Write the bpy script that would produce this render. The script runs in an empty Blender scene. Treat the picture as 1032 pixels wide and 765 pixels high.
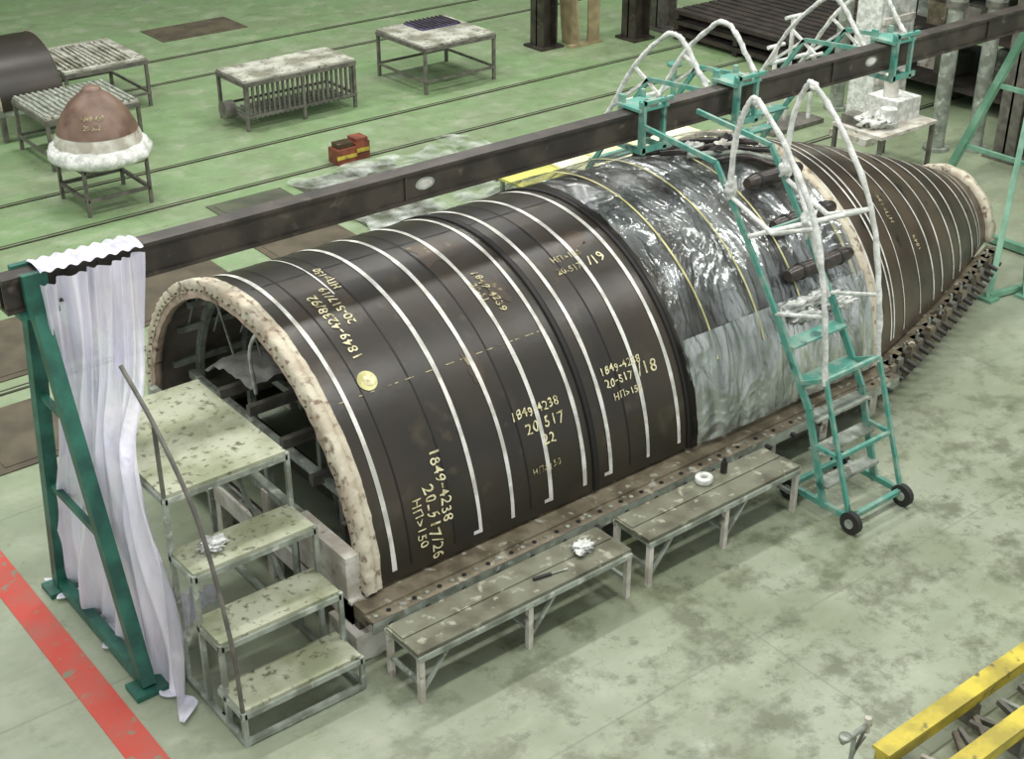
import bpy, math, random
from mathutils import Vector, noise, Matrix
random.seed(7)
sc=bpy.context.scene
sc.view_settings.view_transform='Standard'
sin,cos,pi,rad=math.sin,math.cos,math.pi,math.radians

# ---------------------------------------------------------------- materials
def srgb(r,g,b):
    f=lambda c:(c/255/12.92) if c/255<=0.04045 else ((c/255+0.055)/1.055)**2.4
    return (f(r),f(g),f(b),1)
def mat(name,c1,c2=None,scale=3,lo=.4,hi=.6,rough=.5,metal=0,bump=0,bscale=20,c3=None,s3=9,lo3=.6,hi3=.7,alpha=None,coat=0,spec=.5,stretch=(1,1,1),detail=6):
    m=bpy.data.materials.new(name); m.use_nodes=True
    nt=m.node_tree; N=nt.nodes; L=nt.links
    b=N['Principled BSDF']
    b.inputs['Roughness'].default_value=rough; b.inputs['Metallic'].default_value=metal
    b.inputs['Coat Weight'].default_value=coat; b.inputs['Coat Roughness'].default_value=.15
    b.inputs['Specular IOR Level'].default_value=spec
    tc=N.new('ShaderNodeTexCoord'); mp=N.new('ShaderNodeMapping'); mp.inputs['Scale'].default_value=stretch
    L.new(tc.outputs['Object'],mp.inputs['Vector'])
    def nz(s,d=detail):
        n=N.new('ShaderNodeTexNoise'); n.inputs['Scale'].default_value=s; n.inputs['Detail'].default_value=d
        L.new(mp.outputs['Vector'],n.inputs['Vector']); return n
    def rng(n,lo,hi):
        r=N.new('ShaderNodeMapRange'); r.inputs['From Min'].default_value=lo; r.inputs['From Max'].default_value=hi
        L.new(n.outputs['Fac'],r.inputs['Value']); return r.outputs['Result']
    def mix(f,a,bb):
        x=N.new('ShaderNodeMix'); x.data_type='RGBA'
        L.new(f,x.inputs['Factor'])
        for i,v in ((6,a),(7,bb)):
            if isinstance(v,tuple): x.inputs[i].default_value=v
            else: L.new(v,x.inputs[i])
        return x.outputs[2]
    col=c1
    if c2: col=mix(rng(nz(scale),lo,hi),col,c2)
    if c3: col=mix(rng(nz(s3),lo3,hi3),col,c3)
    if isinstance(col,tuple): b.inputs['Base Color'].default_value=col
    else: L.new(col,b.inputs['Base Color'])
    if bump:
        bp=N.new('ShaderNodeBump'); bp.inputs['Strength'].default_value=bump; bp.inputs['Distance'].default_value=.03
        L.new(nz(bscale,4).outputs['Fac'],bp.inputs['Height']); L.new(bp.outputs['Normal'],b.inputs['Normal'])
    if alpha is not None:
        if isinstance(alpha,tuple):
            r=N.new('ShaderNodeMapRange'); r.inputs['From Min'].default_value=.38; r.inputs['From Max'].default_value=.62
            r.inputs['To Min'].default_value=alpha[0]; r.inputs['To Max'].default_value=alpha[1]
            L.new(nz(alpha[2],3).outputs['Fac'],r.inputs['Value']); L.new(r.outputs['Result'],b.inputs['Alpha'])
        else: b.inputs['Alpha'].default_value=alpha
    return m
M={}
M['shell']=mat('scorched_composite',srgb(44,40,31),srgb(60,53,41),scale=.9,lo=.45,hi=.7,rough=.36,c3=srgb(84,77,63),s3=2.2,lo3=.6,hi3=.82,bump=.1,bscale=6)
M['shell2']=mat('composite_panel',srgb(50,45,35),srgb(38,35,29),scale=1.4,rough=.38,c3=srgb(78,70,54),s3=5,lo3=.6,hi3=.8,bump=.08,bscale=5)
M['cone']=mat('nose_composite',srgb(58,49,41),srgb(86,74,61),scale=1.3,rough=.34,c3=srgb(34,28,24),s3=4,bump=.1,bscale=9)
M['inner']=mat('shell_inside',srgb(84,80,74),srgb(120,114,104),scale=2,rough=.6)
M['tape']=mat('white_tape',srgb(224,224,216),srgb(184,184,174),scale=6,rough=.6)
M['ytape']=mat('yellow_tape',srgb(214,210,150),srgb(176,172,110),scale=6,rough=.6)
M['ypaint']=mat('chalk_marking',srgb(232,226,184),srgb(160,152,108),scale=18,rough=.7,lo=.45,hi=.65)
M['fpaint']=mat('faded_marking',srgb(186,178,138),srgb(96,88,64),scale=16,rough=.7,lo=.45,hi=.6)
M['crust']=mat('cream_sealant',srgb(208,202,180),srgb(186,174,152),scale=4,lo=.45,hi=.65,rough=.75,bump=.35,bscale=22,c3=srgb(132,114,94),s3=11,lo3=.54,hi3=.66,detail=10)
M['pink']=mat('pink_sealant',srgb(200,180,162),srgb(172,154,136),scale=5,rough=.7,bump=.3,bscale=18,c3=srgb(110,92,76),s3=9,lo3=.56,hi3=.66,detail=10)
M['film']=mat('crinkled_silver_film',srgb(200,206,204),srgb(160,166,166),scale=2.5,rough=.2,metal=.8,bump=.9,bscale=6,alpha=(.15,.72,1.7),spec=1,stretch=(1.6,.6,.6))
M['film2']=mat('silvery_film',srgb(214,220,216),srgb(176,184,180),scale=3.5,rough=.24,metal=.75,bump=.9,bscale=6,alpha=(.55,.95,2),spec=1,stretch=(2,.7,.5))
M['sheet']=mat('polythene_sheet',srgb(244,242,252),srgb(226,226,240),scale=1.6,rough=.3,alpha=(.72,.98,1.3),bump=.6,bscale=5,stretch=(3,3,.5))
M['palegreen']=mat('pale_green_paint',srgb(138,184,156),srgb(106,156,128),scale=3,rough=.5)
M['dgreen']=mat('dark_green_paint',srgb(48,112,94),srgb(32,82,70),scale=4,rough=.45)
M['beam']=mat('dark_steel',srgb(70,64,56),srgb(46,42,37),scale=3,rough=.42,c3=srgb(100,90,78),s3=7,lo3=.62,hi3=.75)
M['steel']=mat('painted_grey_steel',srgb(162,170,158),srgb(120,126,114),scale=5,rough=.5,c3=srgb(196,200,190),s3=9,lo3=.58,hi3=.7)
M['dsteel']=mat('dark_table_steel',srgb(88,86,80),srgb(114,112,102),scale=6,rough=.5)
M['wtop']=mat('spattered_work_top',srgb(178,182,158),srgb(140,146,116),scale=2.5,lo=.42,hi=.62,rough=.7,c3=srgb(100,102,78),s3=15,lo3=.56,hi3=.68,detail=12)
M['bench']=mat('grimy_bench_top',srgb(116,118,98),srgb(82,80,62),scale=3,rough=.45,c3=srgb(160,160,140),s3=9,lo3=.58,hi3=.68,detail=9)
M['greytop']=mat('grey_spattered_top',srgb(190,192,178),srgb(134,134,118),scale=3,rough=.7,c3=srgb(96,90,74),s3=14,lo3=.58,hi3=.66,detail=12)
M['white']=mat('white_wrap',srgb(234,236,230),srgb(194,198,190),scale=9,rough=.7,bump=.6,bscale=22)
M['dirtywhite']=mat('dirty_white_paint',srgb(218,216,206),srgb(178,172,158),scale=4,rough=.6,c3=srgb(120,108,94),s3=6,lo3=.6,hi3=.7)
M['rubber']=mat('black_rubber',srgb(44,44,42),rough=.7)
M['groove']=mat('panel_joint',srgb(22,20,18),rough=.6)
M['black']=mat('black_pad',srgb(40,36,33),srgb(66,58,52),scale=6,rough=.3,bump=.3,bscale=12)
M['brown']=mat('brown_cap_paint',srgb(106,84,70),srgb(130,106,90),scale=3,rough=.45,c3=srgb(92,62,52),s3=2)
M['brownsteel']=mat('brown_rail_steel',srgb(92,84,68),srgb(126,118,98),scale=5,rough=.5,c3=srgb(170,168,150),s3=9,lo3=.6,hi3=.7)
M['lump']=mat('resin_lumps',srgb(84,72,58),srgb(52,46,38),scale=7,rough=.6,bump=.6,bscale=18,c3=srgb(140,132,112),s3=9,lo3=.6,hi3=.68)
M['yellow']=mat('yellow_paint',srgb(212,194,70),srgb(166,152,60),scale=3,rough=.45,c3=srgb(100,94,60),s3=8,lo3=.6,hi3=.7)
M['cream']=mat('cream_panel',srgb(240,238,210),srgb(230,230,160),scale=.8,rough=.5)
M['yellowpanel']=mat('yellow_panel',srgb(206,206,110),srgb(176,174,94),scale=2,rough=.5)
M['redbox']=mat('red_box',srgb(140,76,54),srgb(104,56,42),scale=6,rough=.6)
M['mat']=mat('floor_plate',srgb(70,74,60),srgb(88,94,74),scale=2,rough=.7)
M['mat2']=mat('brown_floor_plate',srgb(78,72,58),srgb(98,90,72),scale=2,rough=.7)
M['tan']=mat('tan_board',srgb(168,154,118),srgb(144,130,100),scale=4,rough=.7)
M['red']=mat('red_floor_paint',srgb(200,76,62),srgb(178,96,82),scale=3,lo=.4,hi=.7,rough=.6,c3=srgb(132,130,108),s3=7,lo3=.6,hi3=.68,detail=12)
M['pallet']=mat('dark_plank',srgb(62,55,47),srgb(42,38,34),scale=4,rough=.7)
M['foil']=mat('floor_film',srgb(220,226,218),srgb(180,190,176),scale=4,rough=.2,alpha=(0,.7,2.2),bump=.8,bscale=8)
M['wall']=mat('wall_paint',srgb(104,122,104),srgb(78,92,78),scale=.6,rough=.8)
M['purple']=mat('violet_tray',srgb(90,86,120),srgb(60,56,84),scale=4,rough=.5)
M['tealw']=mat('teal_weathered',srgb(84,152,136),srgb(140,168,152),scale=7,lo=.45,hi=.65,rough=.5,c3=srgb(52,96,86),s3=5)
M['patch']=mat('rust_patch',srgb(74,58,38),srgb(56,47,34),scale=3,rough=.4,c3=srgb(140,126,88),s3=7,lo3=.62,hi3=.7)
M['fabric']=mat('white_fabric',srgb(212,210,202),srgb(178,174,164),scale=4,rough=.8,bump=.3,bscale=12)

def floor_mat():
    m=bpy.data.materials.new('green_painted_concrete'); m.use_nodes=True
    nt=m.node_tree;N=nt.nodes;L=nt.links;b=N['Principled BSDF']
    tc=N.new('ShaderNodeTexCoord'); P=tc.outputs['Object']
    sep=N.new('ShaderNodeSeparateXYZ'); L.new(P,sep.inputs[0])
    def noi(s,d=8,r=.6,st=None):
        n=N.new('ShaderNodeTexNoise'); n.inputs['Scale'].default_value=s;n.inputs['Detail'].default_value=d;n.inputs['Roughness'].default_value=r
        if st:
            mp=N.new('ShaderNodeMapping'); mp.inputs['Scale'].default_value=st; L.new(P,mp.inputs[0]); L.new(mp.outputs[0],n.inputs['Vector'])
        else: L.new(P,n.inputs['Vector'])
        return n.outputs['Fac']
    def mr(v,a,b_,c=0,d=1):
        r=N.new('ShaderNodeMapRange'); 
        for k,x in zip(('From Min','From Max','To Min','To Max'),(a,b_,c,d)): r.inputs[k].default_value=x
        L.new(v,r.inputs['Value']); return r.outputs['Result']
    def mth(op,a,b_):
        x=N.new('ShaderNodeMath'); x.operation=op
        for i,v in enumerate((a,b_)):
            if isinstance(v,(int,float)): x.inputs[i].default_value=v
            else: L.new(v,x.inputs[i])
        return x.outputs[0]
    def mix(f,a,bb):
        x=N.new('ShaderNodeMix'); x.data_type='RGBA'; L.new(f,x.inputs['Factor'])
        for i,v in ((6,a),(7,bb)):
            if isinstance(v,tuple): x.inputs[i].default_value=v
            else: L.new(v,x.inputs[i])
        return x.outputs[2]
    back=mr(sep.outputs[1],10,18)
    base=mix(back,srgb(158,166,144),srgb(130,160,112))
    base=mix(mth('MULTIPLY',mr(noi(.5),.4,.65),.6),base,srgb(140,150,122))
    base=mix(mth('MULTIPLY',mr(noi(1.7,12,.7),.5,.68),.55),base,srgb(180,186,164))
    base=mix(mth('MULTIPLY',mr(noi(1.2,10,.7,(.35,1.4,1)),.5,.7),.4),base,srgb(118,126,100))
    dx=mth('SUBTRACT',sep.outputs[0],9.8); dy=mth('SUBTRACT',sep.outputs[1],6.4)
    d2=mth('ADD',mth('MULTIPLY',mth('MULTIPLY',dx,dx),.05),mth('MULTIPLY',mth('MULTIPLY',dy,dy),.2))
    zone=mr(d2,.2,2.6,1,.2)
    sm=mr(noi(.7,4,.5),.42,.6)
    base=mix(mth('MULTIPLY',mth('MULTIPLY',sm,zone),.55),base,srgb(116,124,94))
    st=mr(noi(1.9,14,.7),.49,.6)
    base=mix(mth('MULTIPLY',mth('MULTIPLY',st,zone),.75),base,srgb(92,98,72))
    st3=mr(noi(3.6,14,.75),.55,.63)
    base=mix(mth('MULTIPLY',mth('MULTIPLY',st3,zone),.6),base,srgb(80,84,62))
    st2=mr(noi(.9,10,.75),.58,.7)
    base=mix(mth('MULTIPLY',st2,.5),base,srgb(102,110,86))
    base=mix(mth('MULTIPLY',mr(noi(6,12,.8),.6,.68),.5),base,srgb(94,98,76))
    for ax,per in ((0,6.0),(1,3.0)):
        fr=mth('ABSOLUTE',mth('SUBTRACT',mth('FRACT',mth('DIVIDE',mth('ADD',sep.outputs[ax],1.1),per),0),.5),0)
        ln=mr(fr,.0,.006*3/per,1,0)
        base=mix(mth('MULTIPLY',ln,.4),base,srgb(98,106,86))
    L.new(base,b.inputs['Base Color'])
    L.new(mr(noi(3),.3,.7,.25,.6),b.inputs['Roughness'])
    return m
M['floor']=floor_mat()

# ---------------------------------------------------------------- mesh builder
class B:
    def __init__(s): s.v=[];s.f=[];s.mi=[];s.sm=[];s.mats=[]
    def add(s,vs,fs,m,smooth=False):
        o=len(s.v); s.v+= [tuple(v) for v in vs]
        if m not in s.mats: s.mats.append(m)
        k=s.mats.index(m)
        for f in fs: s.f.append(tuple(i+o for i in f)); s.mi.append(k); s.sm.append(smooth)
    def box(s,x0,x1,y0,y1,z0,z1,m):
        vs=[(x,y,z) for z in (z0,z1) for x,y in ((x0,y0),(x1,y0),(x1,y1),(x0,y1))]
        s.add(vs,[(3,2,1,0),(4,5,6,7),(0,1,5,4),(1,2,6,5),(2,3,7,6),(3,0,4,7)],m)
    def beam(s,p,q,w,h,m,up=(0,0,1)):
        p=Vector(p);q=Vector(q);d=(q-p).normalized();u=Vector(up)
        if abs(d.dot(u))>.98: u=Vector((1,0,0))
        a=d.cross(u).normalized(); c=a.cross(d).normalized()
        vs=[]
        for e in (p,q):
            for i,j in ((-1,-1),(1,-1),(1,1),(-1,1)): vs.append(e+a*i*w/2+c*j*h/2)
        s.add(vs,[(0,1,2,3),(7,6,5,4),(0,4,5,1),(1,5,6,2),(2,6,7,3),(3,7,4,0)],m)
    def tube(s,pts,r,m,n=8,jit=0):
        pts=[Vector(p) for p in pts]; vs=[];fs=[]
        t0=(pts[1]-pts[0]).normalized(); a=t0.orthogonal().normalized()
        for i,p in enumerate(pts):
            if i==0:t=t0
            elif i==len(pts)-1:t=(pts[-1]-pts[-2]).normalized()
            else:t=((pts[i+1]-p).normalized()+(p-pts[i-1]).normalized()).normalized()
            a=(a-t*a.dot(t)).normalized(); b=t.cross(a)
            for k in range(n):
                an=2*pi*k/n; rr=(r[i] if isinstance(r,(list,tuple)) else r)*(1+jit*random.uniform(-1,1))
                vs.append(p+(a*cos(an)+b*sin(an))*rr)
        for i in range(len(pts)-1):
            for k in range(n):
                fs.append((i*n+k,i*n+(k+1)%n,(i+1)*n+(k+1)%n,(i+1)*n+k))
        s.add(vs,fs,m,True)
        s.add(vs[:n],[tuple(range(n))[::-1]],m); s.add(vs[-n:],[tuple(range(n))],m)
    def grid(s,fn,nu,nv,m,smooth=True,flip=False):
        vs=[fn(i/nu,j/nv) for i in range(nu+1) for j in range(nv+1)]
        fs=[]
        for i in range(nu):
            for j in range(nv):
                q=(i*(nv+1)+j,(i+1)*(nv+1)+j,(i+1)*(nv+1)+j+1,i*(nv+1)+j+1)
                fs.append(q[::-1] if flip else q)
        s.add(vs,fs,m,smooth)
    def lathe(s,c,prof,m,n=32,lump=0):
        c=Vector(c)
        def fn(u,v):
            k=v*(len(prof)-1); i=min(int(k),len(prof)-2); t=k-i
            r=prof[i][0]*(1-t)+prof[i+1][0]*t; z=prof[i][1]*(1-t)+prof[i+1][1]*t
            a=2*pi*u; p=Vector((r*cos(a),r*sin(a),z))
            if lump: p*=1+lump*noise.noise(p*6+c)
            return c+p
        s.grid(fn,n,(len(prof)-1)*2,m)
    def blob(s,c,r,m,sx=1,sy=1,sz=1,amp=.5,f=5,n=14):
        c=Vector(c)
        def fn(u,v):
            a=2*pi*u;b=pi*(v-.5); d=Vector((cos(a)*cos(b),sin(a)*cos(b),sin(b)))
            k=r*(1+amp*noise.noise(d*f*.4+c*3)+amp*.5*noise.noise(d*f+c))
            p=Vector((d.x*sx,d.y*sy,d.z*sz))*k
            return c+p
        s.grid(fn,n,n,m)
    def done(s,name,bevel=0):
        me=bpy.data.meshes.new(name)
        vs=[Vector(v) for v in s.v]
        lo=Vector([min(v[i] for v in vs) for i in range(3)]);hi=Vector([max(v[i] for v in vs) for i in range(3)])
        o=Vector(((lo.x+hi.x)/2,(lo.y+hi.y)/2,lo.z))
        me.from_pydata([tuple(v-o) for v in vs],[],s.f)
        for m in s.mats: me.materials.append(M[m])
        me.polygons.foreach_set('material_index',s.mi); me.polygons.foreach_set('use_smooth',s.sm)
        me.update()
        ob=bpy.data.objects.new(name,me); ob.location=o; bpy.context.collection.objects.link(ob)
        return ob

def smooth_path(pts,k=6):
    P=[Vector(p) for p in pts]; P=[2*P[0]-P[1]]+P+[2*P[-1]-P[-2]]; out=[]
    for i in range(1,len(P)-2):
        for j in range(k):
            t=j/k;a,b,c,d=P[i-1],P[i],P[i+1],P[i+2]
            out.append(.5*((2*b)+(c-a)*t+(2*a-5*b+4*c-d)*t*t+(-a+3*b-3*c+d)*t**3))
    out.append(P[-2]); return out

# ---------------------------------------------------------------- floor & walls
b=B(); b.grid(lambda u,v:(-8+u*42,-6+v*46,0),4,4,'floor',False); fl=b.done('floor'); 
for v in fl.data.vertices: v.co+=fl.location
fl.location=(0,0,0)
b=B(); b.box(-8,34,39,39.3,0,15,'wall')
for i in range(8): b.box(-6+i*5,-5.6+i*5,38.7,39,0,15,'steel')
b.done('wall_back')
b=B(); b.box(33.5,33.8,-6,39,0,15,'wall')
for i in range(8): b.box(33.2,33.5,-4+i*5.5,-3.6+i*5.5,0,15,'steel')
b.done('wall_right')
# unseen dark overhead bars, added to give the film and shell contrasting reflections
b=B()
for i in range(9):
    x=-6+i*4.6; b.box(x-.6,x+.6,-6,39,14.6,14.9,'beam')
for j in range(5): b.box(-8,34,-2+j*9-.3,-2+j*9+.3,14.9,15.1,'beam')
b.done('added_reflection_bars')
b=B(); b.box(2.83,3.11,-4,14.5,.001,.006,'red'); b.done('red_floor_stripe')
def plate(x0,x1,y0,y1,m='mat',z=.015):
    b=B(); b.box(x0,x1,y0,y1,.001,z,m); b.box(x0+.1,x1-.1,y0+.1,y1-.1,z,z+.008,m); b.done('floor_cover_plate')
plate(8.9,10.2,17.8,18.7); plate(10.4,12.2,17.9,18.7)
plate(8.7,10.1,15.6,16.9,'mat2'); plate(10.4,11.7,15.8,17.0); plate(4.3,5.6,15.2,16.8,'mat2'); plate(5.9,8.0,15.5,16.9,'mat2')
plate(3.6,4.6,13.2,14.6,'mat2')
plate(12.6,14.6,27.6,28.7,'mat2')
for y in (14.9,17.35,19.05,20.6,24.9,26.4):
    b=B(); b.box(-6,32,y-.02,y+.02,.001,.012,'beam'); b.box(-6,32,y+.08,y+.1,.001,.01,'mat'); b.done('floor_rail')

# ---------------------------------------------------------------- fairing half shell
YC,Z0=10.51,.58
XS,XR,XE=5.15,11.9,15.9
def R(x):
    if x<=XR: return 2.06
    t=(x-XR)/(XE-XR); return 2.06-1.32*(t*.78+.22*t*t)
def S(x,ph,off=0,r=None):
    q=(R(x) if r is None else r)+off
    return Vector((x,YC-q*cos(ph),Z0+q*sin(ph)))
b=B()
segs=[(XS,6.08,'shell'),(6.08,6.95,'shell2'),(6.95,7.75,'shell'),(7.75,8.2,'shell2'),(8.2,9.0,'shell'),(9.0,XR,'shell2')]
for x0,x1,m in segs: b.grid(lambda u,v:S(x0+u*(x1-x0),v*pi),8,72,m)
b.grid(lambda u,v:S(XR+u*(XE-XR),v*pi),24,72,'cone')
b.grid(lambda u,v:S(XS+u*(XE-XS),v*pi,-.06),60,48,'inner',flip=True)
for ph in (0,pi):
    b.grid(lambda u,v:S(XS+u*(XE-XS),ph,-.06*v),60,1,'crust')
for i in range(12):
    x=XS+.5+i*.55
    b.grid(lambda u,v:[S(x-.03,u*pi,-.06),S(x-.03,u*pi,-.15),S(x+.03,u*pi,-.15),S(x+.03,u*pi,-.06)][round(v*3)],40,3,'steel' if i<4 else 'inner',False)
for k in range(1,12):
    ph=pi*k/12
    b.beam(S(XS+.2,ph,-.1),S(XR,ph,-.1),.04,.07,'steel')
def ringband(bb,x0,x1,r0,r1,m,n=90,lump=.0,ph0=0,ph1=pi,fq=7):
    def fn(u,v):
        ph=ph0+(ph1-ph0)*u; k=round(v*8)
        prof=[(x0,r0),(x0,(r0+r1)/2),(x0,r1),((x0+x1)/2,r1),(x1,r1),(x1,(r0+r1)/2),(x1,r0),((x0+x1)/2,r0),(x0,r0)]
        x,r=prof[k]; p=S(x,ph,r=r)
        if lump:
            q=Vector((p.x,p.y,p.z)) ; n_=Vector((noise.noise(q*fq),noise.noise(q*fq+Vector((9,0,0))),noise.noise(q*fq+Vector((0,9,0)))))
            p=p+n_*lump
        return p
    bb.grid(fn,n,8,m,True)
ringband(b,XS-.05,XS+.05,1.99,2.10,'crust',200,.018,fq=14)
ringband(b,XS-.04,XS+.04,1.92,1.995,'pink',200,.012,fq=9)
ringband(b,XS+.05,XS+.12,2.04,2.08,'crust',120,.012,fq=9)
for i in range(60):
    ph=pi*(i+.5)/60; p=S(XS-.05,ph,r=2.01); b.tube([p,p+Vector((-.02,0,0))],.011,'brownsteel',6)
def tape(bb,x,w,m,off=.006,ph0=.05,ph1=pi-.02,n=80,wob=.014,slope=0):
    def fn(u,v):
        ph=ph0+(ph1-ph0)*u
        xx=x+(v-.5)*w*(1+.25*noise.noise(Vector((ph*6,x,0))))+wob*noise.noise(Vector((x*5,ph*1.5,0)))+slope*(u-.5)
        return S(xx,ph,off)
    bb.grid(fn,n,1,m)
for x in (5.42,6.36,6.74,7.19,7.61,7.94,8.44,8.86): tape(b,x,.044,'tape')
tape(b,5.95,.018,'tape',ph0=1.35); tape(b,5.6,.012,'groove')
for x in (7.75,9.0):
    ringband(b,x-.03,x+.03,2.05,2.08,'groove',80)
for x in (6.08,6.95,8.2): tape(b,x,.016,'groove',off=.004)
for x in (6.36,7.19,7.94): b.grid(lambda u,v:S(x-.08+u*.1,.06+(v-.5)*.018,.0065),2,1,'tape')
for ph in (rad(47),):
    x=XS+.2
    while x<7.6:
        l=random.uniform(.03,.1)
        b.grid(lambda u,v:S(x+u*l,ph+(v-.5)*.004,.005),1,1,'fpaint'); x+=l+random.uniform(.03,.14)
for ph in (rad(90),): b.grid(lambda u,v:S(XS+.2+u*3.7,ph+(v-.5)*.006,.004),20,1,'groove')
for x0,x1,p0,p1 in ((7.0,7.42,77,88),(7.3,7.5,58,66),(6.68,6.82,41,48),(8.4,8.7,67,73)):
    def fp(u,v):
        uu,vv=u-.5,v-.5; w=1+.5*noise.noise(Vector((x0*7+uu*3,vv*3,0)))
        return S((x0+x1)/2+uu*(x1-x0)*w,rad((p0+p1)/2+vv*(p1-p0)*w),.0035)
    b.grid(fp,10,10,'patch')
def disc(bb,x,ph,r,m,off=.007):
    vs=[S(x,ph,off)]+[S(x+r*cos(2*pi*k/20),ph+r*sin(2*pi*k/20)/2.06,off) for k in range(20)]
    bb.add(vs,[(0,1+k,1+(k+1)%20) for k in range(20)],m)
disc(b,5.70,rad(50),.095,'ytape'); disc(b,5.72,rad(50),.055,'ypaint',.01)
def text(bb,t,x0,ph0,size,o,m='ypaint',bold=.001):
    cu=bpy.data.curves.new('t','FONT'); cu.body=t; cu.size=size; cu.offset=bold; cu.resolution_u=3; cu.space_character=1.1
    ob=bpy.data.objects.new('t',cu); bpy.context.collection.objects.link(ob)
    bpy.context.view_layer.update()
    me=bpy.data.meshes.new_from_object(ob.evaluated_get(bpy.context.evaluated_depsgraph_get()))
    vs=[]; sd=x0*13+ph0*7
    for v in me.vertices:
        a,c=v.co.x,v.co.y
        c+=size*.22*noise.noise(Vector((a/size*1.3,sd,0))); a+=size*.1*noise.noise(Vector((a/size*2.2,c/size*2.2,sd))); c+=size*.06*noise.noise(Vector((a/size*3,c/size*3,sd+4)))
        if o=='h': p=S(x0+a,ph0+c/2.06,.008)
        elif o=='d': p=S(x0+c,ph0-a/2.06,.008)
        else: p=S(x0-c,ph0+a/2.06,.008)
        vs.append(p)
    bb.add(vs,[tuple(p.vertices) for p in me.polygons],m)
    bpy.data.objects.remove(ob); bpy.data.curves.remove(cu); bpy.data.meshes.remove(me)
text(b,'1849-4238',5.98,rad(29),.145,'d'); text(b,'20-517/26',5.82,rad(21),.16,'d'); text(b,'НП>150',5.69,rad(19),.125,'d')
text(b,'1849-4238/92',5.78,rad(56),.135,'u'); text(b,'20-517/19',5.93,rad(66),.12,'u'); text(b,'НП>150',6.07,rad(79),.11,'u')
text(b,'1849-4238',6.9,rad(27.5),.12,'h'); text(b,'20 517',7.02,rad(23),.15,'h'); text(b,'22',7.18,rad(18.5),.14,'h'); text(b,'НП>150',7.0,rad(12),.09,'h','fpaint')
text(b,'1849-4238',8.02,rad(30),.11,'h'); text(b,'20-517',8.04,rad(26.5),.115,'h'); text(b,'/18',8.46,rad(26),.18,'h'); text(b,'НП>150',8.1,rad(22.5),.095,'h')
text(b,'НП>150',8.15,rad(64),.1,'h','fpaint'); text(b,'20-517',8.12,rad(60),.1,'h','fpaint'); text(b,'/19',8.52,rad(60),.16,'h')
text(b,'1849-4239',7.3,rad(70),.11,'d','fpaint'); text(b,'20-51',7.2,rad(66),.09,'d','fpaint')
ringband(b,11.80,11.95,2.05,2.11,'crust',100,.015)
tape(b,11.74,.05,'ytape'); tape(b,12.04,.05,'tape',off=.01)
for x in (12.32,12.5,12.8,13.2,13.55,13.95,14.35,14.75,15.1,15.4,15.62): tape(b,x,.036 if int(x*10)%2 else .02,'tape',slope=random.uniform(-.25,.25))
text(b,'НП>150',13.0,rad(42),.12,'u','fpaint'); text(b,'1849',13.4,rad(28),.12,'u','fpaint')
ringband(b,15.84,15.97,.68,.83,'crust',60,.02)
b.done('fairing_half_shell')

# silvery film wrapping on the shell
b=B()
def ridge(q): return 1-2*abs(noise.noise(q))
def filmfn(x0,x1,a0,a1,amp,base):
    def fn(u,v):
        x=x0+(x1-x0)*u; ph=rad(a0+(a1-a0)*v)
        q=Vector((x*3.0,ph*2.6,base*50)); w=Vector((noise.noise(q*.7),noise.noise(q*.7+Vector((5,0,0))),0))
        q=q+w*1.6
        return S(x,ph,base+amp*(ridge(q)+.55*ridge(q*2.1+w)+.3*ridge(q*4.3)+.16*ridge(q*8.5)+1.4))
    return fn
b.grid(filmfn(9.02,11.78,20,150,.022,.02),190,300,'film')
b.grid(filmfn(9.04,11.79,1,31,.022,.036),190,90,'film2')
for x in (9.42,10.1,10.75): tape(b,x,.022,'ytape',off=.095,ph0=.4,ph1=2.4)
b.done('plastic_film_wrap')
for ph,xa,xb_ in ((66,10.85,11.68),(51,10.75,11.7),(37,10.6,11.6)):
    b=B(); p=[S(xa+(xb_-xa)*i/10,rad(ph),.18) for i in range(11)]
    b.tube(p,[.06]+[.085]*9+[.06],'black',12,.05)
    for i in (2,8): b.tube([p[i]-Vector((.02,0,0)),p[i]+Vector((.02,0,0))],.092,'rubber',12)
    b.done('padded_roll')

# ---------------------------------------------------------------- supporting jig
b=B()
for sgn in (-1,1):
    y=YC+sgn*2.1
    b.box(4.98,12.0,y-.14,y+.14,.40,.54,'brownsteel')
    b.box(4.98,12.0,y-.04,y+.04,.12,.40,'beam')
    for i in range(9):
        x=5.1+i*.84; b.box(x-.06,x+.06,y-.1,y+.1,0,.4,'dirtywhite')
    yo=y+sgn*.2
    b.beam((4.98,yo,.50),(12.0,yo,.50),.14,.03,'brownsteel'); b.beam((4.98,yo+sgn*.06,.45),(12.0,yo+sgn*.06,.45),.02,.12,'steel')
    for i in range(52):
        x=5.05+i*.134
        b.tube([(x,yo,.514),(x,yo,.524)],.022,'groove' if i%2 else 'steel',8)
    for i in range(18):
        x=5.15+i*.39; b.tube([(x,yo+sgn*.06,.43),(x+.02,yo+sgn*.13,.42)],.026,'rubber',8); b.beam((x+.15,yo,.48),(x+.15,yo-sgn*.1,.3),.04,.04,'steel')
    b.beam((12.0,y,.42),(15.9,YC+sgn*.85,.42),.16,.2,'brownsteel')
    for i in range(20):
        t=(i+.5)/20; x=12.05+t*3.8; yy=YC+sgn*(R(x)+.12); b.box(x-.05,x+.05,yy-.07,yy+.07,.2+.1*(i%2),.52,['brownsteel','dsteel','beam'][i%3]); b.tube([(x,yy+sgn*.05,.42),(x+.06,yy+sgn*.16,.36)],.03,'beam',8)
        if i%2==0: b.tube([(x,yy,.5),(x,yy,.62)],.018,'steel',6)
for i in range(9):
    x=5.15+i*.85; b.box(x-.07,x+.07,YC-2.1,YC+2.1,.22,.36,'beam')
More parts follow.
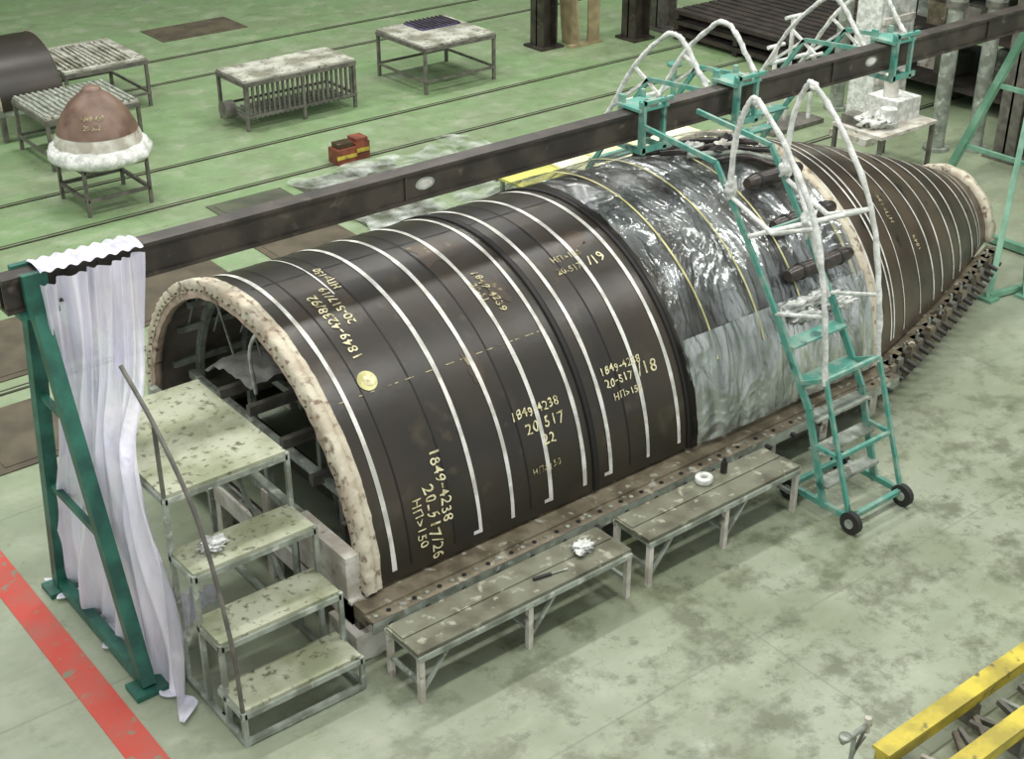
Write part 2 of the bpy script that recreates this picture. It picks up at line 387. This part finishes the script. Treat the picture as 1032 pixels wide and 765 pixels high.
for x in (13.0,14.2,15.7):
    r=R(x); b.box(x-.06,x+.06,YC-r,YC+r,.2,.34,'beam')
    for sgn in (-1,1): b.box(x-.06,x+.06,YC+sgn*r-.07,YC+sgn*r+.07,0,.4,'beam')
for y,z in ((9.0,.9),(9.5,1.15),(10.0,1.3),(10.6,1.38),(11.2,1.3),(12.0,.95)):
    b.beam((5.25,y,z),(11.5,y,z),.07,.1,'dsteel')
for i in range(9):
    x=5.4+i*.6; b.beam((x,8.9,1.1),(x,12.1,1.1),.06,.08,'steel' if i<4 else 'dsteel')
    for y in (9.2,10.6,12.0): b.box(x-.035,x+.035,y-.035,y+.035,.3,1.1,'steel')
    b.beam((x,9.2,.4),(x+.6,10.6,1.3),.05,.05,'dsteel')
b.beam((5.02,8.45,.42),(5.02,12.5,.42),.12,.2,'dirtywhite')
b.box(4.96,5.1,8.5,9.35,.5,.98,'dirtywhite'); b.box(4.96,5.1,8.45,8.6,0,.55,'dirtywhite'); b.box(4.96,5.1,9.3,9.42,0,.95,'dirtywhite')
b.box(4.9,5.2,8.3,8.75,.02,.3,'dirtywhite'); b.beam((5.0,8.5,.1),(5.0,9.3,.9),.07,.07,'dirtywhite')
for y in (9.9,10.9,11.8): b.box(4.97,5.08,y-.05,y+.05,0,.95,'dirtywhite')
b.beam((5.03,9.35,.95),(5.03,12.3,.95),.08,.08,'steel')
for k in range(4):
    y=12.1-.2*k
    b.tube(smooth_path([(5.5+.2*k,y+.2,1.5),(5.45+.2*k,y-.2,2.0),(5.5+.2*k,y-.5,2.1),(5.6+.2*k,y-.6,1.5)]),.012,'steel',6)
b.tube(smooth_path([(5.5,10.9,1.35),(5.4,10.75,1.9),(5.4,10.5,2.2),(5.5,10.2,2.15)]),.02,'white',8,.2)
b.grid(lambda u,v:Vector((5.5+u*.9,11.0+v*1.0,1.42+.05*noise.noise(Vector((u*7,v*7,0)))-.5*max(0,v-.6)-.3*max(0,.25-u))),20,20,'fabric')
b.done('assembly_jig')
b=B()
for i in range(40):
    x=12.1+i*.094; y=YC-R(x)-.1; b.blob((x,y,.34+random.uniform(-.1,.14)),random.uniform(.05,.085),random.choice(['lump','lump','lump','lump','crust']),sx=random.uniform(.8,1.6),sy=.7,sz=random.uniform(.5,1.0),amp=1.0,f=6,n=12)
b.done('resin_run_off')

# ---------------------------------------------------------------- overhead beam on A frames
BY,BZ=10.32,3.32
b=B()
b.box(3.1,21.0,BY-.09,BY+.09,BZ+.12,BZ+.15,'beam'); b.box(3.1,21.0,BY-.09,BY+.09,BZ-.15,BZ-.12,'beam')
b.box(3.1,21.0,BY-.06,BY-.04,BZ-.12,BZ+.12,'beam'); b.box(3.1,21.0,BY+.04,BY+.06,BZ-.12,BZ+.12,'beam')
for i in range(6):
    x=3.9+i*3; b.box(x-.012,x+.012,BY-.08,BY+.08,BZ-.12,BZ+.12,'beam')
for x in (7.12,13.6):
    vs=[(x+.11*cos(2*pi*k/20),BY-.063,BZ+.06*sin(2*pi*k/20)) for k in range(20)]; b.add(vs,[tuple(range(20))],'steel')
    vs=[(x+.08*cos(2*pi*k/20),BY-.066,BZ+.04*sin(2*pi*k/20)) for k in range(20)]; b.add(vs,[tuple(range(20))],'tape')
b.done('overhead_track')
def aframe(x,name,feet,m,brace=None,w=.1):
    b=B()
    for fy in feet:
        b.beam((x,BY+(.08 if fy>BY else -.08),BZ-.16),(x,fy,.06),w,w,m)
        b.box(x-.15,x+.15,fy-.12,fy+.12,0,.05,m)
    for t in (.3,.6):
        ya=BY+(feet[0]-BY)*t; yb=BY+(feet[1]-BY)*t; z=BZ-.1-(BZ-.1)*t
        b.beam((x,ya,z),(x,yb,z),.05,.06,m)
    b.beam((x,feet[0],.08),(x,feet[1],.08),.1,.1,m)
    b.box(x-.16,x+.16,BY-.14,BY+.14,BZ-.2,BZ-.15,m)
    b.box(x-.1,x+.1,BY-.15,BY-.095,BZ-.2,BZ+.17,m); b.box(x-.1,x+.1,BY+.095,BY+.15,BZ-.2,BZ+.17,m)
    if brace:
        for q in brace: b.beam((x,BY-.15,BZ-.3),q,.075,.075,m)
        for q in brace: b.box(q[0]-.1,q[0]+.1,q[1]-.1,q[1]+.1,0,.04,m)
        for q in brace: b.beam((q[0],q[1],.06),(x,feet[0],.06),.07,.07,m)
    return b.done(name)
aframe(3.34,'support_trestle',(9.15,10.95),'dgreen',w=.12)
aframe(17.1,'support_trestle',(9.0,11.6),'palegreen',brace=[(15.45,9.3,.02),(15.9,9.05,.02),(16.6,9.0,.02)])
aframe(20.4,'support_trestle',(9.3,11.3),'palegreen')

# ---------------------------------------------------------------- rolling ladders
def ladder(x0,x1,far=False):
    b=B(); Y=(lambda y:2*BY-y) if far else (lambda y:y)
    P=lambda x,y,z:(x,Y(y),z)
    st=[(7.3,.12),(7.62,1.1),(8.15,1.95),(8.62,2.6),(9.1,3.25)]
    for x in (x0,x1):
        for k,(a,c) in enumerate(zip(st[:-1],st[1:])): b.beam(P(x,*a),P(x,*c),.035,.075 if k<2 else .055,'tealw')
        b.beam(P(x,9.1,3.25),P(x,BY-.16,BZ+.02),.035,.05,'tealw')
        b.beam(P(x,6.98,.16),P(x,7.46,1.5),.04,.04,'tealw')
        b.beam(P(x,6.98,.16),P(x,7.75,.16),.05,.06,'tealw')
        b.beam(P(x,7.46,1.5),P(x,7.75,1.35),.04,.04,'tealw')
        b.beam(P(x,7.2,.75),P(x,7.5,.75),.04,.04,'tealw')
        if far: rp=[P(x,8.15,2.3),P(x,8.5,2.8),P(x,8.85,3.35),P(x,9.3,3.78),P(x,9.5,3.85),P(x,9.68,3.75),P(x,9.9,3.5),P(x,10.1,3.3)]
        else: rp=[P(x,7.46,1.45),P(x,7.56,2.14),P(x,7.78,2.97),P(x,8.2,3.6),P(x,8.6,3.97),P(x,8.72,3.95),P(x,8.85,3.6),P(x,8.9,3.0)]
        b.tube(smooth_path(rp,7),.029,'white',8,.25)
        if far: b.beam(P(x,8.5,2.8),P(x,9.1,3.25),.035,.035,'white'); b.beam(P(x,8.85,3.35),P(x,9.3,3.1),.03,.03,'white')
        else:
            b.tube([P(x,7.78,2.97),P(x,8.3,2.75),P(x,8.85,2.95)],.024,'white',8,.3)
            b.tube([P(x,7.56,2.14),P(x,8.15,1.95)],.022,'white',8)
            b.blob(P(x,8.63,3.97),.04,'white',sz=1.2)
            b.blob(P(x,8.88,3.05),.06,'white',sx=1,sz=1.6,amp=.8)
    if not far:
        b.tube([P(x0,8.6,2.62),P(x1,7.78,2.97)],.026,'white',8,.2); b.tube([P(x0,7.78,2.97),P(x1,8.6,2.62)],.026,'white',8,.2)
        b.blob(P((x0+x1)/2,8.19,2.79),.07,'white',sz=1.8,amp=.7)
        b.tube([P((x0+x1)/2,8.19,2.79),P((x0+x1)/2+.05,7.9,2.1)],.03,'white',8,.4)
        b.tube([P((x0+x1)/2,8.19,2.79),P((x0+x1)/2+.05,8.5,3.3)],.028,'white',8,.4)
    else: b.tube([P(x0,8.5,2.8),P(x1,8.5,2.8)],.028,'white',8)
    for i in range(5 if not far else 8):
        z=.35+i*.33
        for (ya,za),(yb,zb) in zip(st[:-1],st[1:]):
            if za<=z<=zb:
                y=ya+(yb-ya)*(z-za)/(zb-za); b.box(x0,x1,min(Y(y-.09),Y(y+.09)),max(Y(y-.09),Y(y+.09)),z-.012,z+.012,'tealw' if i>2 else 'steel')
    b.beam(P(x0,6.98,.16),P(x1,6.98,.16),.05,.05,'tealw'); b.beam(P(x0,7.75,.16),P(x1,7.75,.16),.05,.05,'tealw')
    b.beam(P(x0,7.46,1.5),P(x1,7.46,1.5),.04,.04,'tealw'); b.beam(P(x0,7.2,.75),P(x1,7.2,.75),.04,.04,'tealw')
    b.beam(P(x0,8.62,2.6),P(x1,8.62,2.6),.03,.03,'tealw')
    for x in (x0,x1):
        for y in (6.95,7.75):
            yy=Y(y); b.tube([(x-.03,yy,.12),(x+.03,yy,.12)],.12,'rubber',16); b.tube([(x-.045,yy,.12),(x+.045,yy,.12)],.05,'steel',10)
    for x in (x0,):
        for s_ in (-1,1): b.beam((x,BY+s_*.16,BZ-.26),(x,BY+s_*.16,BZ+.28),.08,.04,'tealw'); b.beam((x+.3,BY+s_*.16,BZ-.26),(x+.3,BY+s_*.16,BZ+.28),.05,.04,'tealw')
        b.box(x-.06,x+.36,BY-.18,BY+.18,BZ+.17,BZ+.2,'tealw')
        b.beam((x-.05,BY-.18,BZ-.24),(x+.4,BY-.18,BZ-.24),.04,.06,'tealw'); b.beam((x-.05,BY-.18,BZ+.26),(x+.4,BY-.18,BZ+.26),.04,.04,'tealw')
        b.beam((x,BY-.2,BZ-.26),(x,BY+.2,BZ-.26),.05,.05,'tealw'); b.beam((x+.3,BY-.2,BZ-.26),(x+.3,BY+.2,BZ-.26),.05,.05,'tealw')
        b.tube([(x+.1,BY-.12,BZ+.22),(x+.2,BY-.12,BZ+.22)],.06,'steel',12)
    b.done('rolling_access_ladder')
ladder(9.8,10.6); ladder(11.2,12.0,True); ladder(13.9,14.7,True)

# ---------------------------------------------------------------- work steps
b=B(); xa,xb_=3.66,4.77
lv=[(.35,8.02,8.42),(.85,8.3,8.72),(1.33,8.64,9.05),(1.87,9.02,10.6)]
for z,y0,y1 in lv:
    b.box(xa,xb_,y0,y1,z-.02,z+.015,'wtop')
    for (a,c) in (((xa,y0),(xb_,y0)),((xa,y1),(xb_,y1)),((xa,y0),(xa,y1)),((xb_,y0),(xb_,y1))):
        b.beam((*a,z-.04),(*c,z-.04),.04,.05,'steel')
    for x in (xa,xb_):
        b.beam((x,y0,0),(x,y0,z),.04,.04,'steel')
for x in (xa,xb_):
    b.beam((x,10.6,0),(x,10.6,1.87),.045,.045,'steel'); b.beam((x,8.02,.04),(x,10.6,.04),.045,.045,'steel')
    b.beam((x,9.02,.9),(x,10.6,.9),.035,.035,'steel'); b.beam((x,9.02,.1),(x,10.6,1.8),.035,.035,'steel')
b.beam((xa,8.02,.04),(xb_,8.02,.04),.045,.045,'steel')
b.beam((xa,8.42,.04),(xb_,8.42,.04),.045,.045,'steel')
b.tube(smooth_path([(xa,8.03,.35),(xa,8.1,1.05),(xa+.02,8.45,1.9),(xa,8.95,2.5),(xa,9.5,2.85)]),.02,'dsteel',8)
b.tube([(xa,9.02,1.87),(xa,9.02,2.52)],.02,'dsteel',8)
b.done('work_steps')
b=B(); b.blob((3.95,8.85,1.40),.1,'white',sx=1.1,sy=.8,sz=.4,amp=1,f=7,n=18); b.done('crumpled_rag')

# hanging polythene sheet
b=B()
Lf=smooth_path([(3.36,10.16,3.38),(3.4,10.28,2.6),(3.42,10.4,1.7),(3.42,10.75,.8),(3.42,11.0,.06),(3.3,11.15,.02)],8)
Rt=smooth_path([(4.25,10.16,3.42),(4.05,10.0,2.45),(3.60,9.3,1.98),(3.57,9.0,1.2),(3.55,8.75,.06),(3.50,8.55,.02)],8)
def shf(u,v):
    k=v*(len(Lf)-1); i=min(int(k),len(Lf)-2); t=k-i
    a=Lf[i].lerp(Lf[i+1],t); c=Rt[i].lerp(Rt[i+1],t)
    p=a.lerp(c,u); d=(c-a).normalized(); n=d.cross(Vector((0,0,1))).normalized()
    if n.x>0: n=-n
    am=.028+.035*v
    w=sin(u*52+4*noise.noise(Vector((u*4,v*2.5,0))))+.8*sin(u*23+3*v+3*noise.noise(Vector((v*3,u*2,5))))+.5*ridge(Vector((u*14,v*4,7)))
    p=p+n*(am*w+.10*noise.noise(Vector((u*5,v*4,3))))+Vector((0,0,.02))
    p.z=max(p.z,.012); return p
b.grid(shf,220,80,'sheet')
b.grid(lambda u,v:Vector((3.38+.87*u,BY-.17+.3*v,3.49+.03*sin(v*pi)+.012*sin(u*50))),60,6,'sheet')
b.grid(lambda u,v:Vector((3.58+.72*u+.04*noise.noise(Vector((u*6,v*3,1))),9.25+.45*u+.05*sin(u*24)+.1*v,.02+(1-v)*(.75-.5*u)+.04*noise.noise(Vector((u*9,v*9,2)))+.04)),40,20,'sheet')
b.done('polythene_sheet')

# ---------------------------------------------------------------- benches
def bench(x0,x1,n):
    b=B(); y0,y1,h=7.56,8.03,.52
    b.box(x0,x1,y0,y1,h-.03,h,'bench'); b.box(x0,x1,y0,y0+.22,h,h+.012,'bench'); b.box(x0+.02,x1-.02,y0+.25,y1,h,h+.01,'bench')
    b.beam((x0,y0,h-.05),(x1,y0,h-.05),.04,.05,'steel'); b.beam((x0,y1,h-.05),(x1,y1,h-.05),.04,.05,'steel')
    for i in range(n):
        x=x0+.03+(x1-x0-.06)*i/(n-1)
        for y in (y0+.01,y1-.01): b.beam((x,y,0),(x,y,h-.03),.05,.05,'dirtywhite')
        b.beam((x,y0,.2),(x,y1,.2),.035,.035,'steel'); b.beam((x,y0,h-.05),(x,y1,h-.05),.04,.04,'steel')
        if i<n-1: b.beam((x,y0+.01,.1),(x+.3,y0+.01,h-.05),.03,.03,'steel')
    return b.done('work_bench')
bench(5.03,7.4,3); bench(7.62,9.68,3)
b=B(); b.blob((7.05,7.82,.575),.09,'white',sx=1.1,sy=.9,sz=.4,amp=1,f=8,n=18); b.done('crumpled_paper')
b=B(); b.lathe((8.72,7.95,.535),[(.04,0),(.085,0),(.09,.01),(.09,.05),(.085,.06),(.04,.06),(.035,.05),(.035,.01),(.04,0)],'white',24); b.done('tape_roll')
b=B(); b.tube([(9.0,7.95,.53),(9.0,7.95,.66)],.035,'black',12); b.tube([(9.0,7.95,.66),(9.0,7.95,.7)],.02,'rubber',10); b.done('small_bottle')
for x,y,a in ((6.55,7.72,-.2),):
    b=B(); d=Vector((cos(a),sin(a),0))*.15; c=Vector((x,y,.545)); b.beam(c-d,c+d*.2,.03,.02,'rubber'); b.tube([c+d*.2,c+d*1.3],.008,'steel',6); b.done('hand_tool')
b=B()
for i in range(6): 
    p=S(10.6+.13*i,rad(27+random.uniform(-3,3)),.16); b.blob(p,.12,'white',sx=1.5,sy=.6,sz=.55,amp=1.1,f=8,n=16)
b.done('paper_wadding')
b=B()
for k in range(4):
    b.tube(smooth_path([S(10.3+.2*k,rad(98-6*k),.13),S(10.6+.22*k,rad(92-5*k),.14),S(11.0+.15*k,rad(95-8*k),.13),S(11.4+.08*k,rad(86-7*k),.14),S(11.65,rad(82-5*k),.13)]),.035,'black' if k!=2 else 'steel',8,.1)
for i in range(5):
    p=S(10.9+.16*i,rad(random.uniform(80,96)),.15); b.blob(p,.07,['white','rubber','dirtywhite','rubber','white'][i],sx=1.4,sz=.6,amp=1.1,f=7,n=12)
b.done('hose_bundle')

# ---------------------------------------------------------------- background tables
def table(x0,x1,y0,y1,h,top='greytop',extra=None):
    b=B(); b.box(x0,x1,y0,y1,h-.04,h,top)
    for a,c in (((x0,y0),(x1,y0)),((x0,y1),(x1,y1)),((x0,y0),(x0,y1)),((x1,y0),(x1,y1))):
        b.beam((*a,h-.08),(*c,h-.08),.05,.07,'dsteel'); b.beam((*a,.25),(*c,.25),.04,.04,'dsteel')
    for x in (x0+.02,x1-.02):
        for y in (y0+.02,y1-.02): b.beam((x,y,0),(x,y,h-.04),.055,.055,'dsteel')
    if extra: extra(b)
    return b
def slats(b):
    for i in range(22): b.box(11.2+i*.1,11.24+i*.1,21.42,21.46,.2,.8,'dsteel')
    for i in range(22): b.box(11.2+i*.1,11.24+i*.1,21.5,22.3,.16,.2,'steel')
    b.beam((12.3,21.4,0),(12.3,21.4,.86),.055,.055,'dsteel')
    b.tube([(10.95,21.9,.3),(11.15,21.9,.3)],.16,'dsteel',12)
table(11.15,13.4,21.4,22.4,.9,extra=slats).done('rack_table')
def ex1(b):
    b.box(15.4,16.3,22.1,22.75,.92,.95,'purple')
    for i in range(9): b.box(15.45+i*.1,15.48+i*.1,22.1,22.75,.95,.97,'beam')
table(14.8,16.45,21.2,22.8,.92,extra=ex1).done('steel_table')
def ex2(b):
    for i in range(16): b.box(7.72+i*.1,7.76+i*.1,21.62,22.98,.9,.93,'steel')
table(7.7,9.3,21.6,23.0,.9,extra=ex2).done('slatted_table')
def ex3(b):
    for i in range(13): b.beam((9.05+i*.1,23.9,.93),(9.08+i*.1+random.uniform(-.06,.06),25.3,.93),.04,.03,'greytop')
table(8.95,10.5,23.8,25.5,.9,extra=ex3).done('steel_table')
b=B(); cx,cy=7.85,19.9
for x in (cx-.5,cx+.5):
    for y in (cy-.5,cy+.5): b.beam((x,y,0),(x,y,.72),.05,.05,'dsteel')
for a,c in (((-.5,-.5),(.5,-.5)),((-.5,.5),(.5,.5)),((-.5,-.5),(-.5,.5)),((.5,-.5),(.5,.5))):
    for z in (.25,.7): b.beam((cx+a[0],cy+a[1],z),(cx+c[0],cy+c[1],z),.05,.05,'dsteel')
b.done('cap_stand')
b=B()
b.lathe((cx,cy,.73),[(.3,0),(.72,0),(.77,.05),(.77,.12),(.72,.2),(.62,.26)],'white',40,.05)
b.lathe((cx,cy,.73),[(.66,.22),(.64,.32),(.62,.38),(.6,.43)],'dirtywhite',40)
b.lathe((cx,cy,.73),[(.61,.42),(.58,.5),(.5,.66),(.39,.82),(.27,.93),(.16,1.0),(.13,1.06),(.06,1.09),(0,1.095)],'brown',40)
def capt(t,a0,z0,size):
    cu=bpy.data.curves.new('t','FONT'); cu.body=t; cu.size=size
    ob=bpy.data.objects.new('t',cu); bpy.context.collection.objects.link(ob); bpy.context.view_layer.update()
    me=bpy.data.meshes.new_from_object(ob.evaluated_get(bpy.context.evaluated_depsgraph_get()))
    vs=[]
    for v in me.vertices:
        z=z0+v.co.y; r=.58-(z-.5)*.55+.035; a=a0+v.co.x/r; vs.append((cx+r*cos(a),cy+r*sin(a),.73+z))
    b.add(vs,[tuple(p.vertices) for p in me.polygons],'fpaint'); bpy.data.objects.remove(ob)
capt('1849-420',rad(222),.7,.09); capt('20-502',rad(228),.58,.09)
b.done('nose_cap')
b=B()
for r,m in ((.95,'shell'),(.85,'inner')):
    b.grid(lambda u,v:Vector((6.9+v*1.1, 24.6-r*cos(u*pi)*1.15, .55+r*sin(u*pi))),32,6,m)
b.grid(lambda u,v:Vector((6.9, 24.6-(.85+.1*v)*cos(u*pi)*1.15,.55+(.85+.1*v)*sin(u*pi))),32,1,'crust')
b.grid(lambda u,v:Vector((8.0, 24.6-(.85+.12*v)*cos(u*pi)*1.15,.55+(.85+.12*v)*sin(u*pi))),32,1,'crust')
for y in (23.6,25.6):
    b.box(6.8,8.1,y-.07,y+.07,.45,.56,'steel')
    for x in (6.9,8.0): b.box(x-.04,x+.04,y-.05,y+.05,0,.45,'dsteel')
for v in range(len(b.v)): b.v[v]=(b.v[v][0]+.75,b.v[v][1]-.1,b.v[v][2])
b.done('shell_ring_segment')
b=B(); b.box(11.45,11.8,18.95,19.25,0,.26,'redbox'); b.box(11.82,12.1,19.0,19.3,0,.3,'redbox'); b.box(11.5,11.78,19.0,19.22,.26,.34,'patch'); b.box(11.85,12.08,19.02,19.28,.3,.36,'redbox')
b.box(11.44,11.81,18.94,18.96,.1,.16,'yellow'); b.box(11.84,12.08,18.98,19.0,.14,.2,'yellow'); b.done('red_crate')
b=B(); b.box(12.6,15.4,14.2,15.1,.88,.92,'cream'); b.box(11.7,12.6,14.2,15.1,.88,.92,'yellowpanel')
for x in (11.8,13.5,15.3):
    for y in (14.25,15.05): b.beam((x,y,0),(x,y,.88),.05,.05,'steel')
for x in (12.6,13.3,14.1): b.box(x-.03,x+.03,14.2,15.1,.92,.93,'ytape')
b.beam((11.7,14.2,.86),(15.4,14.2,.86),.05,.06,'steel'); b.beam((11.7,15.1,.86),(15.4,15.1,.86),.05,.06,'steel'); b.done('lay_up_table')
b=B(); b.grid(lambda u,v:Vector((10.4+3.6*u+.5*noise.noise(Vector((v*4,0,1))),15.9+2.9*v+.6*noise.noise(Vector((u*4,1,1))),.05+.05*noise.noise(Vector((u*12,v*12,0))))),70,70,'foil'); b.done('floor_plastic_film')

# ---------------------------------------------------------------- back right
b=B()
for dx in (-.35,.35):
    b.box(19.6+dx-.1,19.6+dx+.1,14.35,14.85,0,12,'white')
b.box(19.25,19.95,14.55,14.65,0,12,'white'); b.box(18.95,20.25,14.2,15.0,0,.12,'dirtywhite')
for z in (1.0,2.0,3.0): b.box(19.2,20.0,14.3,14.36,z,z+.1,'dirtywhite')
b.done('steel_column')
for x,y,w,m in ((18.66,22.4,.4,'beam'),(20.6,21.7,.45,'beam'),(21.6,21.9,.4,'dsteel'),(20.9,11.9,.5,'beam'),(20.4,12.4,.3,'dsteel')):
    b=B(); b.box(x-w/2,x+w/2,y-.02,y+.02,0,12,m); b.box(x-w/2,x-w/2+.04,y-.2,y+.2,0,12,m); b.box(x+w/2-.04,x+w/2,y-.2,y+.2,0,12,m); b.box(x-.3,x+.3,y-.3,y+.3,0,.05,m); b.done('steel_column')
b=B(); b.beam((19.2,22.15,.02),(19.2,22.35,1.7),.55,.04,'tan',up=(1,0,0)); b.box(19.5,19.8,21.95,22.0,.0,1.5,'tan'); b.box(19.0,19.85,21.9,22.05,0,.05,'tan'); b.done('leaning_board')
for x,y in ((19.8,13.4),(20.3,13.0),(20.2,15.9)):
    b=B(); b.tube([(x,y,0),(x,y,10)],.13,'steel',16); b.tube([(x,y,0),(x,y,.06)],.22,'steel',16); b.tube([(x,y,2.4),(x,y,2.5)],.18,'dsteel',16); b.done('vertical_duct')
b=B()
for k in range(3):
    for i in range(22):
        b.box(21.2+i*.26,21.2+i*.26+.2,17.6,21.2,.1+k*.22,.18+k*.22,'pallet')
    for y in (17.7,19.4,21.1): b.box(21.2,26.9,y-.06,y+.06,.0+k*.22,.1+k*.22,'pallet')
b.done('plank_stack')
b=B()
for x in (22.0,24.6):
    for y in (12.6,14.8,17.0): b.beam((x,y,0),(x,y,3.5),.1,.1,'dsteel')
for z in (.3,1.3,2.3,3.3):
    b.box(21.9,24.7,12.5,17.1,z,z+.05,'pallet')
    for i in range(9): 
        x=22.0+random.uniform(0,1.9); y=12.7+i*.48; b.box(x,x+random.uniform(.3,.7),y,y+.4,z+.05,z+random.uniform(.2,.7),random.choice(['beam','dsteel','mat','brownsteel','steel','dirtywhite']))
b.done('storage_rack')
b=B(); b.box(17.6,19.0,12.9,13.9,.75,.8,'dirtywhite')
for x in (17.65,18.95):
    for y in (12.95,13.85): b.box(x-.03,x+.03,y-.03,y+.03,0,.75,'dsteel')
b.box(18.3,18.9,13.2,13.8,.8,1.15,'white'); b.tube([(18.5,13.5,1.15),(18.5,13.5,1.5)],.12,'dirtywhite',14); b.tube([(18.1,13.2,.8),(18.1,13.2,1.1)],.13,'white',14); b.box(17.7,18.0,13.4,13.8,.8,.95,'dsteel')
for i in range(6): b.blob((17.8+random.uniform(0,.5),13.05+random.uniform(0,.6),.9),random.uniform(.08,.13),'white',sx=1.4,sz=.8,amp=1.0,f=6,n=12)
b.done('cluttered_table')
b=B()
for dx,dy,h in ((0,0,1.5),(.5,.1,1.9),(.9,-.1,1.2)):
    b.tube([(18.3+dx,15.8+dy,0),(18.3+dx,15.8+dy,h)],.04,'white',8); b.tube([(18.1+dx,15.8+dy,h),(18.5+dx,15.8+dy,h)],.035,'white',8)
b.box(18.1,19.4,15.5,16.0,0,.08,'dsteel'); b.done('pipe_stand')
b=B(); b.tube([(17.6,17.5,0),(17.6,17.5,.9)],.05,'tealw',10); b.lathe((17.6,17.5,.9),[(0,0),(.13,0),(.13,.06),(0,.06)],'tealw',16); b.box(17.4,17.8,17.3,17.7,0,.05,'tealw'); b.done('teal_stand')
# dark cabinets beyond the nose
for x,y in ((19.2,10.6),(19.9,11.2)):
    b=B(); b.box(x,x+.6,y,y+.5,.06,1.7,'dsteel'); b.box(x+.03,x+.57,y-.02,y,.1,1.65,'beam'); b.box(x+.45,x+.48,y-.05,y-.02,.8,1.0,'steel')
    for q in (x+.05,x+.5): b.box(q,q+.05,y+.05,y+.45,0,.06,'rubber')
    b.done('control_cabinet')

# yellow rails lower right
for y in (4.62,4.16):
    b=B(); b.box(7.3,14,y-.05,y+.05,.16,.3,'yellow'); b.box(7.3,14,y-.08,y+.08,.3,.33,'yellow')
    for i in range(7): b.box(7.4+i,7.52+i,y-.08,y+.08,0,.16,'dsteel')
    b.done('yellow_rail')
b=B()
for i in range(40): 
    x=7.5+i*.15; b.beam((x,4.26,.06),(x+random.uniform(-.2,.2),4.52,.10),.04,.05,random.choice(['steel','dirtywhite','dsteel','brownsteel']))
b.done('scrap_strips')
b=B(); ox,oy=-.2,-.13
b.tube([(7.42+ox,4.95+oy,0),(7.42+ox,4.95+oy,.42)],.02,'steel',8); b.tube([(7.27+ox,4.95+oy,.4),(7.6+ox,4.95+oy,.4)],.025,'steel',8)
b.tube([(7.42+ox,4.95+oy,.2),(7.6+ox,4.98+oy,.25)],.018,'steel',8); b.lathe((7.3+ox,4.95+oy,.42),[(0,0),(.05,0),(.05,.03),(0,.03)],'steel',12); b.box(7.32+ox,7.52+ox,4.87+oy,5.03+oy,0,.03,'steel'); b.tube([(7.57+ox,4.95+oy,.34),(7.57+ox,4.95+oy,.48)],.028,'dirtywhite',8); b.beam((7.35+ox,4.95+oy,.02),(7.55+ox,4.95+oy,.38),.02,.02,'dsteel')
b.done('pipe_clamp_stand')

# ---------------------------------------------------------------- lights, camera
w=bpy.data.worlds.new('hall_world'); sc.world=w; w.use_nodes=True
w.node_tree.nodes['Background'].inputs[0].default_value=(.96,.98,1,1); w.node_tree.nodes['Background'].inputs[1].default_value=.8
for x in (3,10,17,24):
    for y in (5,14,23):
        l=bpy.data.lights.new('hall_lamp','AREA'); l.shape='RECTANGLE'; l.size=3; l.size_y=.7; l.energy=420; l.color=(1,.98,.94)
        o=bpy.data.objects.new('hall_lamp',l); o.location=(x,y,12.5); bpy.context.collection.objects.link(o)
cam=bpy.data.cameras.new('camera'); co=bpy.data.objects.new('camera',cam); bpy.context.collection.objects.link(co)
cam.sensor_width=36; cam.lens=1424/1032*36; cam.clip_end=200
co.location=(0,0,8.05); co.rotation_euler=(rad(90-28.7),0,-math.atan2(.6225,.7826))
sc.camera=co
